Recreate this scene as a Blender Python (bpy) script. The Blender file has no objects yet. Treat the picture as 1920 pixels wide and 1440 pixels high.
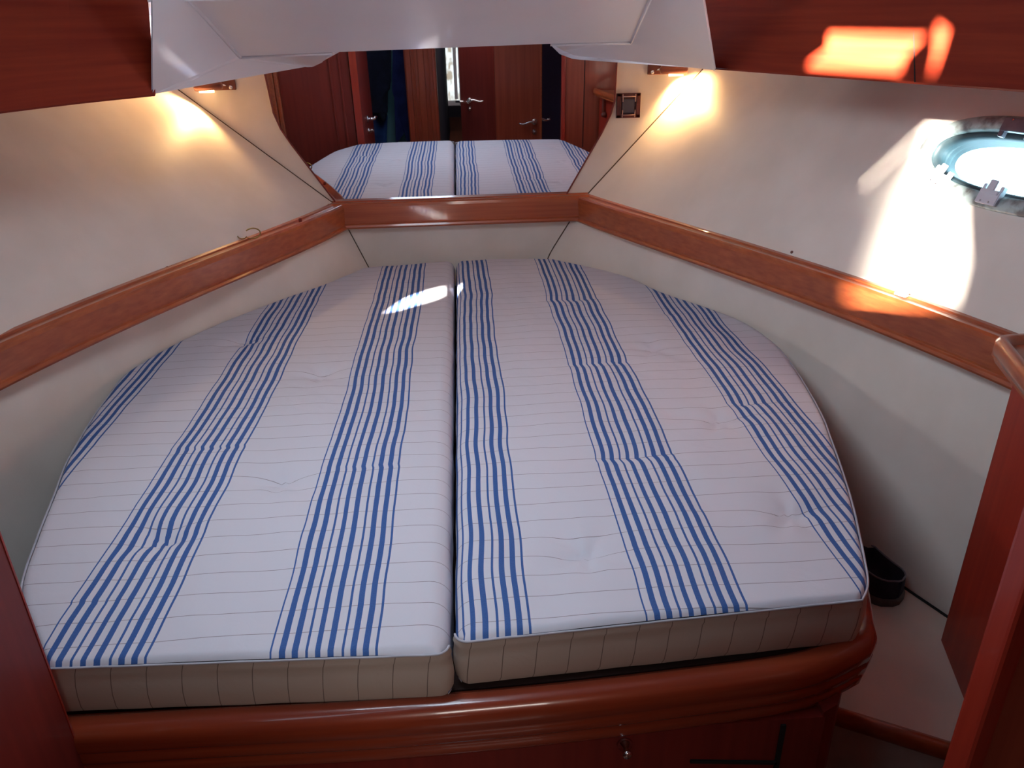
import bpy, bmesh, math, random
import numpy as np
from mathutils import Vector, Matrix, noise
random.seed(7)
SC = bpy.context.scene
COL = SC.collection
PI = math.pi

# ------------------------------------------------------------------ camera
F_PX = 1464.0
YAXIS = (857 - 960, 720 - 30, F_PX)          # where the cabin's length direction vanishes
d_ = Vector(YAXIS).normalized()
h_ = Vector((857 + 1000 - 960, 720 - (30 - 23), F_PX)).normalized()
up_ = h_.cross(d_).normalized()
if up_.y < 0: up_ = -up_
rt_ = d_.cross(up_).normalized()
if rt_.x < 0: rt_ = -rt_
CAM = Vector((0, 0, 1.6))
# rows give world X, Y, Z in (image right, image up, forward)
def cam_to_world(v): return Vector((rt_.dot(v), d_.dot(v), up_.dot(v)))
cd = bpy.data.cameras.new('camera'); cam = bpy.data.objects.new('camera', cd); COL.objects.link(cam)
cd.sensor_width = 36.0; cd.lens = F_PX / 1920 * 36.0; cd.clip_start = 0.02
ax = cam_to_world(Vector((1, 0, 0))); ay = cam_to_world(Vector((0, 1, 0))); az = -cam_to_world(Vector((0, 0, 1)))
M = Matrix((ax, ay, az)).transposed().to_4x4(); M.translation = CAM
cam.matrix_world = M
SC.camera = cam

# ------------------------------------------------------------------ light and exposure
SC.view_settings.view_transform = 'Standard'; SC.view_settings.look = 'None'
SC.view_settings.gamma = 1; SC.view_settings.use_curve_mapping = False
SC.view_settings.exposure = 0.24
SKY = 12.0; SUN = 220.0; LAMP = 7.0; SALOON = 20.0; HATCH = 9.2; PORT = 0.9; SUN_TAN = 0.33
SC.cycles.diffuse_bounces = 8; SC.cycles.max_bounces = 14
w = bpy.data.worlds.new('world'); SC.world = w; w.use_nodes = True
bg = w.node_tree.nodes['Background']; bg.inputs[0].default_value = (.66, .83, 1.0, 1); bg.inputs[1].default_value = SKY
sl = bpy.data.lights.new('sun', 'SUN'); sl.energy = SUN; sl.angle = math.radians(1.5); sl.color = (1.0, .93, .82)
so = bpy.data.objects.new('sun', sl); COL.objects.link(so)
SUN_DIR = Vector((.70, .714, -SUN_TAN)).normalized()
so.rotation_euler = SUN_DIR.to_track_quat('-Z', 'Y').to_euler(); so.location = (-2, -2, 4)
def portal(loc, direction, sx, sy):
    l = bpy.data.lights.new('portal', 'AREA'); l.shape = 'RECTANGLE'; l.size = sx; l.size_y = sy
    l.cycles.is_portal = True
    o = bpy.data.objects.new('portal', l); COL.objects.link(o); o.location = loc
    o.rotation_euler = Vector(direction).to_track_quat('-Z', 'Y').to_euler()
    return o
def area(name, loc, direction, sx, sy, e, col):
    l = bpy.data.lights.new(name, 'AREA'); l.shape = 'RECTANGLE'; l.size = sx; l.size_y = sy
    l.energy = e; l.color = col
    o = bpy.data.objects.new(name, l); COL.objects.link(o); o.location = loc
    o.rotation_euler = Vector(direction).to_track_quat('-Z', 'Y').to_euler()
    return o
area('hatch_daylight', (-.20, 1.25, 1.93), (.45, .08, -1), .52, .50, HATCH, (.70, .85, 1.0))
area('left_porthole_daylight', (-1.27, 1.40, 1.27), (1, .14, -.16), .46, .15, PORT, (.84, .92, 1.0)).data.spread = math.radians(95)
area('saloon_daylight', (.3, -1.6, 1.88), (0, .25, -1), .9, .7, SALOON, (1, .93, .86))

# ------------------------------------------------------------------ pixel rays (authoring aid: gives world points on real planes)
def ray(px, py): return cam_to_world(Vector((px - 960, 720 - py, F_PX)).normalized())
def at_z(px, py, z): r = ray(px, py); return CAM + r * ((z - CAM.z) / r.z)
def at_y(px, py, y): r = ray(px, py); return CAM + r * ((y - CAM.y) / r.y)
def at_plane(px, py, p0, n):
    r = ray(px, py); n = Vector(n); return CAM + r * ((Vector(p0) - CAM).dot(n) / r.dot(n))
MT = math.radians(-1.9)                       # the mirror leans a little over the bed
MN = Vector((0, -math.cos(MT), math.sin(MT))); MP = Vector((0, 3.0, .97))
def mir(px, py, y):
    r = ray(px, py); p = CAM + r * ((MP - CAM).dot(MN) / r.dot(MN)); q = r - 2 * r.dot(MN) * MN
    return p + q * ((y - p.y) / q.y)

# ------------------------------------------------------------------ materials
def mat(name, col, rough=.5, metal=0, coat=0, spec=.5, emit=None, es=0):
    m = bpy.data.materials.new(name); m.use_nodes = True
    b = m.node_tree.nodes['Principled BSDF']
    b.inputs['Base Color'].default_value = (*col, 1); b.inputs['Roughness'].default_value = rough
    b.inputs['Metallic'].default_value = metal; b.inputs['Coat Weight'].default_value = coat
    b.inputs['Coat Roughness'].default_value = .06
    b.inputs['Specular IOR Level'].default_value = spec
    if emit: b.inputs['Emission Color'].default_value = (*emit, 1); b.inputs['Emission Strength'].default_value = es
    return m
def N(m, t, **k):
    n = m.node_tree.nodes.new(t)
    for a, v in k.items(): setattr(n, a, v)
    return n
def L(m, a, b): m.node_tree.links.new(a, b)
def noise_mix(m, c1, c2, scale, vec=(1, 1, 1), detail=4, bump=0, bdist=.001, r=(.35, .65)):
    tc = N(m, 'ShaderNodeTexCoord'); mp = N(m, 'ShaderNodeMapping'); mp.inputs['Scale'].default_value = vec
    L(m, tc.outputs['Object'], mp.inputs['Vector'])
    nz = N(m, 'ShaderNodeTexNoise'); nz.inputs['Scale'].default_value = scale; nz.inputs['Detail'].default_value = detail
    L(m, mp.outputs[0], nz.inputs['Vector'])
    cr = N(m, 'ShaderNodeValToRGB'); cr.color_ramp.elements[0].color = (*c1, 1); cr.color_ramp.elements[1].color = (*c2, 1)
    cr.color_ramp.elements[0].position = r[0]; cr.color_ramp.elements[1].position = r[1]
    L(m, nz.outputs['Fac'], cr.inputs[0]); b = m.node_tree.nodes['Principled BSDF']
    L(m, cr.outputs[0], b.inputs['Base Color'])
    if bump:
        bp = N(m, 'ShaderNodeBump'); bp.inputs['Strength'].default_value = bump; bp.inputs['Distance'].default_value = bdist
        L(m, nz.outputs['Fac'], bp.inputs['Height']); L(m, bp.outputs[0], b.inputs['Normal'])
    return m
def wood(name, vec, c1=(.29, .050, .014), c2=(.44, .105, .032), rough=.32, coat=.6):
    m = mat(name, c1, rough, coat=coat)
    return noise_mix(m, c1, c2, 1.0, vec, 6, r=(.25, .75))
W_Y = wood('cherry_along_length', (60, 2.0, 90))
W_X = wood('cherry_along_beam', (2.0, 60, 90))
W_Z = wood('cherry_upright', (55, 55, 1.6), (.27, .015, .007), (.37, .032, .013), .45, .1)
W_M = wood('door_cherry', (55, 55, 1.6), (.24, .034, .016), (.36, .068, .028), .42, .2)
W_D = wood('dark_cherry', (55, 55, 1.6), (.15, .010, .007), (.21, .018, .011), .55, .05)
W_L = wood('locker_cherry', (3, 3, 70), (.17, .012, .004), (.25, .028, .008), .6, .0)
W_L.node_tree.nodes['Principled BSDF'].inputs['Specular IOR Level'].default_value = .2
W_F = wood('bed_cherry', (2.5, 30, 70), (.22, .028, .010), (.32, .052, .018), .25, .8)
VINYL = noise_mix(mat('cream_vinyl', (.7, .65, .58), .5), (.74, .65, .575), (.82, .73, .655), 5.0, detail=5)
def add_bump(m, scale, strength, dist):
    tc = N(m, 'ShaderNodeTexCoord'); nz = N(m, 'ShaderNodeTexNoise'); nz.inputs['Scale'].default_value = scale; nz.inputs['Detail'].default_value = 3
    L(m, tc.outputs['Object'], nz.inputs['Vector']); bp = N(m, 'ShaderNodeBump')
    bp.inputs['Strength'].default_value = strength; bp.inputs['Distance'].default_value = dist
    L(m, nz.outputs['Fac'], bp.inputs['Height']); L(m, bp.outputs[0], m.node_tree.nodes['Principled BSDF'].inputs['Normal'])
add_bump(VINYL, 240, .25, .0008)
CEIL = noise_mix(mat('white_gelcoat', (.6, .6, .6), .28, coat=.3), (.76, .72, .74), (.80, .76, .78), 3.0)
SEAM = mat('dark_seam', (.10, .06, .04), .9)
SHELF = noise_mix(mat('cream_laminate', (.6, .55, .5), .4), (.60, .53, .46), (.68, .60, .53), 6)
CHROME = mat('chrome', (.75, .75, .78), .15, 1)
BRONZE = noise_mix(mat('bronze_metal', (.2, .09, .05), .35, .5), (.16, .055, .045), (.22, .08, .06), 12)
BRASS = mat('aged_brass', (.30, .2, .07), .35, .9)
BLACK = mat('black_gap', (.01, .009, .009), .9)
FLOORM = wood('cabin_sole', (30, 1.5, 30), (.10, .03, .015), (.16, .05, .025), .4, .3)
MIRM = mat('silvered_glass', (.86, .86, .90), .012, 1)
RUBBER = noise_mix(mat('dark_gasket', (.03, .05, .06), .5), (.02, .035, .045), (.035, .06, .07), 20)
LATCHM = noise_mix(mat('grey_plastic_latch', (.62, .62, .68), .45), (.60, .60, .66), (.68, .68, .74), 8)
def steel_old():
    m = mat('weathered_steel_ring', (.5, .5, .5), .35, .35)
    return noise_mix(m, (.22, .24, .24), (.48, .60, .60), 34, detail=8, bump=.5, bdist=.003, r=(.38, .56))
RINGM = steel_old()
TEAL = noise_mix(mat('teal_wall', (.2, .4, .4), .7), (.17, .36, .38), (.21, .42, .44), 4)
NAVY = noise_mix(mat('navy_cloth', (.008, .014, .09), .95), (.006, .010, .075), (.012, .02, .11), 14)
BLKC = noise_mix(mat('black_cloth', (.004, .005, .02), .95), (.003, .004, .015), (.007, .009, .03), 14)
DENIM = noise_mix(mat('blue_cloth', (.012, .045, .16), .95), (.010, .035, .13), (.016, .055, .19), 14)
def glass(name, tint):
    m = bpy.data.materials.new(name); m.use_nodes = True; nt = m.node_tree; nt.nodes.clear()
    o = nt.nodes.new('ShaderNodeOutputMaterial'); mx = nt.nodes.new('ShaderNodeMixShader')
    t = nt.nodes.new('ShaderNodeBsdfTransparent'); t.inputs[0].default_value = (*tint, 1)
    g = nt.nodes.new('ShaderNodeBsdfGlossy'); g.inputs['Roughness'].default_value = .02
    fr = nt.nodes.new('ShaderNodeFresnel'); fr.inputs['IOR'].default_value = 1.45
    mx.inputs[0].default_value = .06; nt.links.new(t.outputs[0], mx.inputs[1]); nt.links.new(g.outputs[0], mx.inputs[2])
    nt.links.new(mx.outputs[0], o.inputs[0]); return m
PANE = glass('window_glass', (.80, .95, .95))
def translucent(name, col):
    m = bpy.data.materials.new(name); m.use_nodes = True; nt = m.node_tree; nt.nodes.clear()
    o = nt.nodes.new('ShaderNodeOutputMaterial'); mx = nt.nodes.new('ShaderNodeMixShader'); mx.inputs[0].default_value = .5
    t = nt.nodes.new('ShaderNodeBsdfTranslucent'); t.inputs[0].default_value = (*col, 1)
    g = nt.nodes.new('ShaderNodeBsdfDiffuse'); g.inputs[0].default_value = (*col, 1)
    nt.links.new(t.outputs[0], mx.inputs[1]); nt.links.new(g.outputs[0], mx.inputs[2])
    nt.links.new(mx.outputs[0], o.inputs[0]); return m
BLIND = translucent('blind_cloth', (.30, .28, .25))

BAND = .164; PERIOD = .345
def fabric(name, stripes=True, vert=False):
    m = mat(name, (.6, .58, .62), .85, spec=.2); b = m.node_tree.nodes['Principled BSDF']
    uv = N(m, 'ShaderNodeUVMap'); uv.uv_map = 'UVMap'; sp = N(m, 'ShaderNodeSeparateXYZ'); L(m, uv.outputs[0], sp.inputs[0])
    def math_(op, a, b_=None, c=None):
        n = N(m, 'ShaderNodeMath', operation=op)
        for i, v in enumerate((a, b_, c)):
            if v is None: continue
            if isinstance(v, (int, float)): n.inputs[i].default_value = v
            else: L(m, v, n.inputs[i])
        return n.outputs[0]
    u, v = sp.outputs[0], sp.outputs[1]
    base = (.585, .570, .625) if not vert else (.50, .42, .36)
    if stripes:
        fr = math_('FRACT', math_('DIVIDE', math_('ADD', u, PERIOD * 20), PERIOD))
        cr = N(m, 'ShaderNodeValToRGB'); cr.color_ramp.interpolation = 'CONSTANT'
        cen = [5, 52, 102, 150, 195, 249, 300, 344, 394, 439]; wd = [10, 25, 25, 12, 25, 25, 12, 25, 25, 10]
        els = cr.color_ramp.elements; els[0].position = 0; els[0].color = (0, 0, 0, 1)
        first = True
        for c, w_ in zip(cen, wd):
            a = max(.0001, (c - w_ / 2) / 444 * BAND / PERIOD); e = (c + w_ / 2) / 444 * BAND / PERIOD
            if first: el = els[1]; el.position = a; first = False
            else: el = els.new(a)
            el.color = (1, 1, 1, 1); el2 = els.new(e); el2.color = (0, 0, 0, 1)
        L(m, fr, cr.inputs[0])
        # faded thread variation
        tc = N(m, 'ShaderNodeTexCoord'); nz = N(m, 'ShaderNodeTexNoise'); nz.inputs['Scale'].default_value = 500
        L(m, tc.outputs['Object'], nz.inputs['Vector'])
        blu = N(m, 'ShaderNodeValToRGB'); blu.color_ramp.elements[0].color = (.030, .080, .25, 1); blu.color_ramp.elements[1].color = (.060, .135, .35, 1)
        L(m, nz.outputs['Fac'], blu.inputs[0])
    pin_u = u if vert else v
    pf = math_('FRACT', math_('DIVIDE', math_('ADD', pin_u, 5.3), .0524))
    pin = math_('LESS_THAN', pf, .026)
    mx = N(m, 'ShaderNodeMix', data_type='RGBA'); mx.inputs[6].default_value = (*base, 1); mx.inputs[7].default_value = (.20, .16, .17, 1) if not vert else (.13, .10, .09, 1)
    L(m, math_('MULTIPLY', pin, .8), mx.inputs[0])
    if stripes:
        m2 = N(m, 'ShaderNodeMix', data_type='RGBA'); L(m, cr.outputs[0], m2.inputs[0]); L(m, mx.outputs[2], m2.inputs[6]); L(m, blu.outputs[0], m2.inputs[7])
        L(m, m2.outputs[2], b.inputs['Base Color'])
    else: L(m, mx.outputs[2], b.inputs['Base Color'])
    tc = N(m, 'ShaderNodeTexCoord'); nz = N(m, 'ShaderNodeTexNoise'); nz.inputs['Scale'].default_value = 14; nz.inputs['Detail'].default_value = 6; nz.inputs['Distortion'].default_value = .6
    L(m, tc.outputs['Object'], nz.inputs['Vector']); bp = N(m, 'ShaderNodeBump'); bp.inputs['Strength'].default_value = .35; bp.inputs['Distance'].default_value = .006
    L(m, nz.outputs['Fac'], bp.inputs['Height']); L(m, bp.outputs[0], b.inputs['Normal'])
    return m
FAB = fabric('striped_ticking'); FABS = fabric('pinstriped_side_cloth', False, True)

# ------------------------------------------------------------------ mesh helpers
def link(name, bm, m, parent=None, smooth=False):
    me = bpy.data.meshes.new(name); bmesh.ops.recalc_face_normals(bm, faces=bm.faces); bm.to_mesh(me); bm.free()
    me.materials.append(m)
    if smooth:
        for p in me.polygons: p.use_smooth = True
    o = bpy.data.objects.new(name, me); COL.objects.link(o)
    if parent: o.parent = parent; o.matrix_parent_inverse = Matrix.Translation(-Vector(parent.location)) if parent.rotation_euler.z == 0 else parent.matrix_basis.inverted()
    return o
def thing(name, label, cat, loc=(0, 0, 0), group=None):
    o = bpy.data.objects.new(name, None); COL.objects.link(o); o.location = loc; o.empty_display_size = .1
    tag(o, label, cat, group); return o
def tag(o, label, cat, group=None):
    o['label'] = label; o['category'] = cat
    if group: o['group'] = group
    return o
def struct(o, label=None):
    o['kind'] = 'structure'
    if label: o['label'] = label
    return o
def BM(): return bmesh.new()
def box(bm, c, s, rz=0, bev=0, rx=0, ry=0):
    r = bmesh.ops.create_cube(bm, size=1); vs = r['verts']
    bmesh.ops.scale(bm, vec=s, verts=vs)
    if bev:
        es = list({e for v in vs for e in v.link_edges})
        q = bmesh.ops.bevel(bm, geom=es, offset=bev, segments=3, profile=.6, affect='EDGES'); vs = list({v for f in q['faces'] for v in f.verts} | {v for v in vs if v.is_valid})
    R = Matrix.Rotation(rz, 4, 'Z') @ Matrix.Rotation(ry, 4, 'Y') @ Matrix.Rotation(rx, 4, 'X')
    bmesh.ops.transform(bm, matrix=Matrix.Translation(c) @ R, verts=vs)
    return bm
def prism(bm, pts, z0, z1):
    a = [bm.verts.new((p[0], p[1], z0)) for p in pts]; b = [bm.verts.new((p[0], p[1], z1)) for p in pts]
    n = len(pts); bm.faces.new(a[::-1]); bm.faces.new(b)
    for i in range(n): bm.faces.new((a[i], a[(i + 1) % n], b[(i + 1) % n], b[i]))
    return bm
def slab(bm, pts, off):
    """closed panel: polygon pts (3D) thickened by vector off"""
    off = Vector(off); a = [bm.verts.new(p) for p in pts]; b = [bm.verts.new(Vector(p) + off) for p in pts]; n = len(pts)
    bm.faces.new(a); bm.faces.new(b[::-1])
    for i in range(n): bm.faces.new((a[i], b[i], b[(i + 1) % n], a[(i + 1) % n]))
    return bm
def tube(bm, pts, r, seg=10, caps=True):
    pts = [Vector(p) for p in pts]; rings = []; n = len(pts)
    ref = None
    for i, p in enumerate(pts):
        t = (pts[min(i + 1, n - 1)] - pts[max(i - 1, 0)]).normalized()
        if ref is None: ref = t.orthogonal().normalized()
        ref = (ref - t * ref.dot(t)).normalized(); bn = t.cross(ref)
        rr = r[i] if isinstance(r, (list, tuple)) else r
        rings.append([bm.verts.new(p + (ref * math.cos(a) + bn * math.sin(a)) * rr) for a in [2 * PI * k / seg for k in range(seg)]])
    for i in range(n - 1):
        for k in range(seg): bm.faces.new((rings[i][k], rings[i][(k + 1) % seg], rings[i + 1][(k + 1) % seg], rings[i + 1][k]))
    if caps: bm.faces.new(rings[0][::-1]); bm.faces.new(rings[-1])
    return bm
def sweep(bm, path, prof, inward, closed_ends=True):
    """profile (o, z): o metres along the local inward normal, z absolute; path of (x, y)"""
    n = len(path); rings = []
    for i in range(n):
        a = Vector(path[max(i - 1, 0)]); b = Vector(path[min(i + 1, n - 1)]); t = (b - a).normalized(); nn = Vector((-t.y, t.x)) * inward
        k = 1.0
        if 0 < i < n - 1:
            t1 = (Vector(path[i]) - Vector(path[i - 1])).normalized(); t2 = (Vector(path[i + 1]) - Vector(path[i])).normalized()
            k = 1 / max(.5, math.cos(t1.angle(t2) / 2))
        rings.append([bm.verts.new((path[i][0] + nn.x * o * k, path[i][1] + nn.y * o * k, z)) for o, z in prof])
    m_ = len(prof)
    for i in range(n - 1):
        for j in range(m_): bm.faces.new((rings[i][j], rings[i][(j + 1) % m_], rings[i + 1][(j + 1) % m_], rings[i + 1][j]))
    if closed_ends: bm.faces.new(rings[0][::-1]); bm.faces.new(rings[-1])
    return bm
def fn(pts):
    pts = sorted(pts, key=lambda p: p[1]); Y = [p[1] for p in pts]; X = [p[0] for p in pts]
    # monotone-ish smooth interpolation (Catmull-Rom)
    def f(y):
        if y <= Y[0]: return X[0] + (X[1] - X[0]) / (Y[1] - Y[0]) * (y - Y[0])
        if y >= Y[-1]: return X[-1] + (X[-1] - X[-2]) / (Y[-1] - Y[-2]) * (y - Y[-1])
        i = max(k for k in range(len(Y) - 1) if Y[k] <= y); h = Y[i + 1] - Y[i]; t = (y - Y[i]) / h
        m0 = (X[i + 1] - X[i - 1]) / (Y[i + 1] - Y[i - 1]) if i > 0 else (X[1] - X[0]) / h
        m1 = (X[i + 2] - X[i]) / (Y[i + 2] - Y[i]) if i + 2 < len(Y) else (X[i + 1] - X[i]) / h
        return (2*t**3 - 3*t*t + 1)*X[i] + (t**3 - 2*t*t + t)*h*m0 + (-2*t**3 + 3*t*t)*X[i + 1] + (t**3 - t*t)*h*m1
    return f
def poly_fn(pts, deg=4):
    c = np.polyfit([p[1] for p in pts], [p[0] for p in pts], deg)
    return lambda y: float(np.polyval(c, y))

# ------------------------------------------------------------------ hull lines (x at a given y) on several heights
RTOP = fn([(.93, 3.0), (1.08, 2.6), (1.2, 2.1), (1.30, 1.6), (1.37, 1.0), (1.42, .3)])
RRAIL = poly_fn([(.462, 3.0), (.605, 2.682), (.829, 2.23), (.918, 2.05), (.985, 1.859), (1.07, 1.658), (1.15, 1.45), (1.25, 1.0), (1.33, .3)])
RBED = fn([(.325, 3.0), (.56, 2.70), (.67, 2.475), (.775, 2.30), (.862, 2.147), (.95, 1.95), (1.04, 1.68), (1.13, 1.4), (1.2, 1.0), (1.28, .3)])
RLOW = fn([(.12, 3.0), (.40, 2.6), (.66, 2.2), (.85, 1.85), (1.036, 1.451), (1.12, 1.25), (1.17, 1.0), (1.25, .3)])
LTOP = fn([(-1.08, 3.0), (-1.2, 2.6), (-1.3, 2.1), (-1.38, 1.6), (-1.45, 1), (-1.5, .3)])
LRAIL = poly_fn([(-.498, 3.0), (-.532, 2.857), (-.666, 2.6), (-.836, 2.216), (-.965, 1.958), (-1.06, 1.703), (-1.2, 1.2), (-1.3, .3)])
LBED = fn([(-.405, 3.0), (-.53, 2.72), (-.66, 2.545), (-.80, 2.345), (-.885, 2.19), (-.96, 1.98), (-1.04, 1.7), (-1.13, 1.3), (-1.2, .8), (-1.26, .3)])
LLOW = fn([(-.2, 3.0), (-.48, 2.6), (-.74, 2.2), (-.93, 1.85), (-1.06, 1.45), (-1.17, 1.0), (-1.25, .3)])
LEV = [0.25, .75, .965, 1.46]
def wall_pt(side, y, z):
    fs = (RLOW, RBED, RRAIL, RTOP) if side > 0 else (LLOW, LBED, LRAIL, LTOP)
    for i in range(3):
        if z <= LEV[i + 1] or i == 2:
            k = (z - LEV[i]) / (LEV[i + 1] - LEV[i]); return Vector((fs[i](y) * (1 - k) + fs[i + 1](y) * k, y, z))
def wall_grid(name, side, y0, y1, zs, ny, hole=None):
    bm = BM(); g = []
    for i in range(ny + 1):
        y = y0 + (y1 - y0) * i / ny; g.append([bm.verts.new(wall_pt(side, y, z)) for z in zs])
    for i in range(ny):
        for j in range(len(zs) - 1):
            q = (g[i][j], g[i + 1][j], g[i + 1][j + 1], g[i][j + 1])
            c = sum((v.co for v in q), Vector()) / 4
            if hole and hole(c): continue
            bm.faces.new(q)
    for v in [v for v in bm.verts if not v.link_faces]: bm.verts.remove(v)
    return bm
lin = lambda a, b, n: [a + (b - a) * i / n for i in range(n + 1)]

# porthole: an ellipse lying on the right upper wall
PC = wall_pt(1, 1.685, 1.278)
PT = (wall_pt(1, 1.45, 1.285) - wall_pt(1, 1.86, 1.285)).normalized()           # along the wall, pointing aft
PU = (wall_pt(1, 1.655, 1.36) - wall_pt(1, 1.655, 1.20)).normalized(); PU = (PU - PT * PU.dot(PT)).normalized()
PN = PT.cross(PU).normalized()
if PN.x > 0: PN = -PN                                                            # points into the cabin
PA, PB = .268, .103
def pell(a, b, th, n=2.3):
    c, s = math.cos(th), math.sin(th)
    return PC + PT * (a * math.copysign(abs(c) ** (2 / n), c)) + PU * (b * math.copysign(abs(s) ** (2 / n), s))
def in_port(c):
    d = c - PC; return (abs(d.dot(PT)) / (PA - .022)) ** 2.3 + (abs(d.dot(PU)) / (PB - .020)) ** 2.3 < 1
bm = wall_grid('wall_right', 1, .72, 3.02, lin(.0, .25, 1) + lin(.25, .75, 8)[1:] + lin(.75, .965, 4)[1:] + lin(.965, 1.47, 60)[1:], 230, in_port)
struct(link('wall_right', bm, VINYL, smooth=True), 'cream vinyl lining of the hull on the right')
bm = wall_grid('wall_left', -1, 1.75, 3.02, lin(.0, .25, 1) + lin(.25, .75, 8)[1:] + lin(.75, .965, 4)[1:] + lin(.965, 1.47, 8)[1:], 60)
bms = [Vector((LRAIL(y), y, .965)) for y in [.3 + 1.45 * i / 30 for i in range(31)]]
bm2 = wall_grid('w', -1, .3, 1.75, lin(.0, .25, 1) + lin(.25, .75, 4)[1:] + lin(.75, .965, 2)[1:], 30)
SA, SB = wall_pt(-1, .3, .965), wall_pt(-1, 1.75, .965)
for i in range(30):
    bm2.faces.new([bm2.verts.new(v) for v in (bms[i], bms[i + 1], SA.lerp(SB, (i + 1) / 30), SA.lerp(SB, i / 30))])
me_ = bpy.data.meshes.new('t'); bm2.to_mesh(me_); bm2.free(); bm.from_mesh(me_)
struct(link('wall_left', bm, VINYL, smooth=True), 'cream vinyl lining of the hull on the left')

def curve_plate(polys, to3d):
    """filled outline with holes -> mesh with points mapped by to3d(x, y)"""
    cu = bpy.data.curves.new('c', 'CURVE'); cu.dimensions = '2D'; cu.fill_mode = 'BOTH'
    for p in polys:
        s_ = cu.splines.new('POLY'); s_.points.add(len(p) - 1); s_.use_cyclic_u = True
        for q, (x, y) in zip(s_.points, p): q.co = (x, y, 0, 1)
    o = bpy.data.objects.new('c', cu); COL.objects.link(o)
    dg = bpy.context.evaluated_depsgraph_get(); me = bpy.data.meshes.new_from_object(o.evaluated_get(dg))
    bpy.data.objects.remove(o); b_ = BM(); b_.from_mesh(me)
    for v in b_.verts: v.co = to3d(v.co.x, v.co.y)
    return b_

# left hull lining beside the doorway (outside the frame): added openings cut in it shape two sun slivers
LPX = -1.335
A0 = wall_pt(-1, 1.75, .965); A1 = wall_pt(-1, 1.75, 1.47); B0 = wall_pt(-1, .3, .965); B1 = wall_pt(-1, .3, 1.47)
pl_n = (A1 - A0).cross(B0 - A0).normalized(); e1 = (B0 - A0).normalized(); e2 = pl_n.cross(e1)
if e2.z < 0: e2 = -e2
def to2(p): d = Vector(p) - A0; return (d.dot(e1), d.dot(e2))
def back(px, py):
    p = at_z(px, py, .752); return to2(p - SUN_DIR * ((p - A0).dot(pl_n) / SUN_DIR.dot(pl_n)))
sl1 = [back(*p) for p in [(737, 581), (770, 560), (790, 550), (820, 543), (843, 537), (846, 541), (838, 548), (815, 558), (795, 566), (770, 574)]]
sl2 = [back(*p) for p in [(861, 552), (862, 540), (866, 529), (873, 517), (882, 511), (892, 515), (888, 522), (878, 532), (870, 541)]]
outer = [to2(A0), to2(B0), to2(B1), to2(A1)]
bm = curve_plate([outer, sl1, sl2], lambda x, y: A0 + e1 * x + e2 * y)
wl = link('wall_left_lining', bm, VINYL); wl.name = 'wall_left.001'; struct(wl, 'cream hull lining on the left beside the doorway')

# bow bulkhead with mirror
def bulk_edge(side, z): return wall_pt(side, 3.0, z).x
YB = 3.004
bm = BM(); zz = [.6, .75, .965, 1.2, 1.47, 1.66]
L_ = [(-.5, .0), (-.5, .5)] + [(bulk_edge(-1, z) - .03, z) for z in zz]; R_ = [(.4, .0), (.4, .5)] + [(bulk_edge(1, z) + .03, z) for z in zz]
pts = [(x, YB, z) for x, z in L_] + [(x, YB, z) for x, z in R_[::-1]]
slab(bm, pts, (0, .03, 0)); struct(link('wall_front', bm, VINYL), 'cream panelled bulkhead at the head of the bed')
# dark seam cords where the panels meet
for side, nm in ((-1, 'trim_1'), (1, 'trim_2')):
    bm = BM(); tube(bm, [wall_pt(side, 2.998, z) + Vector((0, 0, 0)) for z in lin(.70, 1.455, 20)], .0028, 6)
    struct(link(nm, bm, SEAM), 'thin dark seam between the hull lining and the head panel')

mr = thing('wall_mirror', 'large mirror above the bow rail, showing the bed and open doors behind', 'mirror', (-.05, 3.0, .965))
def onm(x, z, off=0): y = 3.0 + (z - .97) * math.tan(MT); return Vector((x, y - off, z))
outline = [(-.482, .958), (.378, .958), (.515, 1.195), (.548, 1.262), (.560, 1.31), (.562, 1.44), (.562, 1.58), (-.69, 1.58), (-.682, 1.44), (-.672, 1.30), (-.655, 1.245), (-.625, 1.19)]
bm = BM(); slab(bm, [onm(x, z) for x, z in outline], (0, .006, 0)); link('glass', bm, MIRM, mr)
bm = BM(); cxm = -.05
for i in range(len(outline)):
    a = outline[i]; b = outline[(i + 1) % len(outline)]
    tube(bm, [onm(a[0], a[1], .001), onm(b[0], b[1], .001)], .0028, 6)
e_ = link('edge', bm, W_D, mr); e_['label'] = 'thin dark edge of the mirror'

# ceiling: sloping centre panel, two side coves dropping to a lip, open well aft of them
SLP = .3
def cz(y): return 1.52 + (2.3 - y) * SLP
pn = (0, SLP, 1); p0 = (0, 2.3, 1.52)
K1L = at_plane(450, 107, p0, pn); K2L = at_plane(355, 0, p0, pn); K1R = at_plane(1183, 79, p0, pn); K2R = at_plane(1218, 0, p0, pn)
Y1 = 1.86
def ext(a, b): t = (Y1 - a.y) / (b.y - a.y) if abs(b.y - a.y) > 1e-6 else 0; return a + (b - a) * max(t, 1.0)
K3L = Vector((K2L.x * 1.0, Y1, cz(Y1))) if K2L.y > Y1 else K2L; K3R = Vector((K2R.x, Y1, cz(Y1))) if K2R.y > Y1 else K2R
KFL = at_plane(622, 99, p0, pn); KFR = at_plane(1032, 83, p0, pn)
LS = at_z(284, 181, 1.452); RS = at_z(1343, 133, 1.452)                          # lip starts at the lockers
LT = at_y(283, -6, 1.865); RT_ = at_y(1321, -6, 1.90)
nl = (K2L - LS).cross(K1L - LS); nr = (K2R - RS).cross(K1R - RS); LT = at_plane(283, -8, K1L, nl); RT_ = at_plane(1321, -8, K1R, nr)
K3L = K1L.lerp(K2L, 1.12); K3R = K1R.lerp(K2R, 1.2)
LE = at_y(590, 125, 2.93); RE = at_plane(1076, 105, K1R, nr); LM = at_y(607, 117, 2.7); RM = at_plane(1052, 93, K1R, nr)
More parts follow.
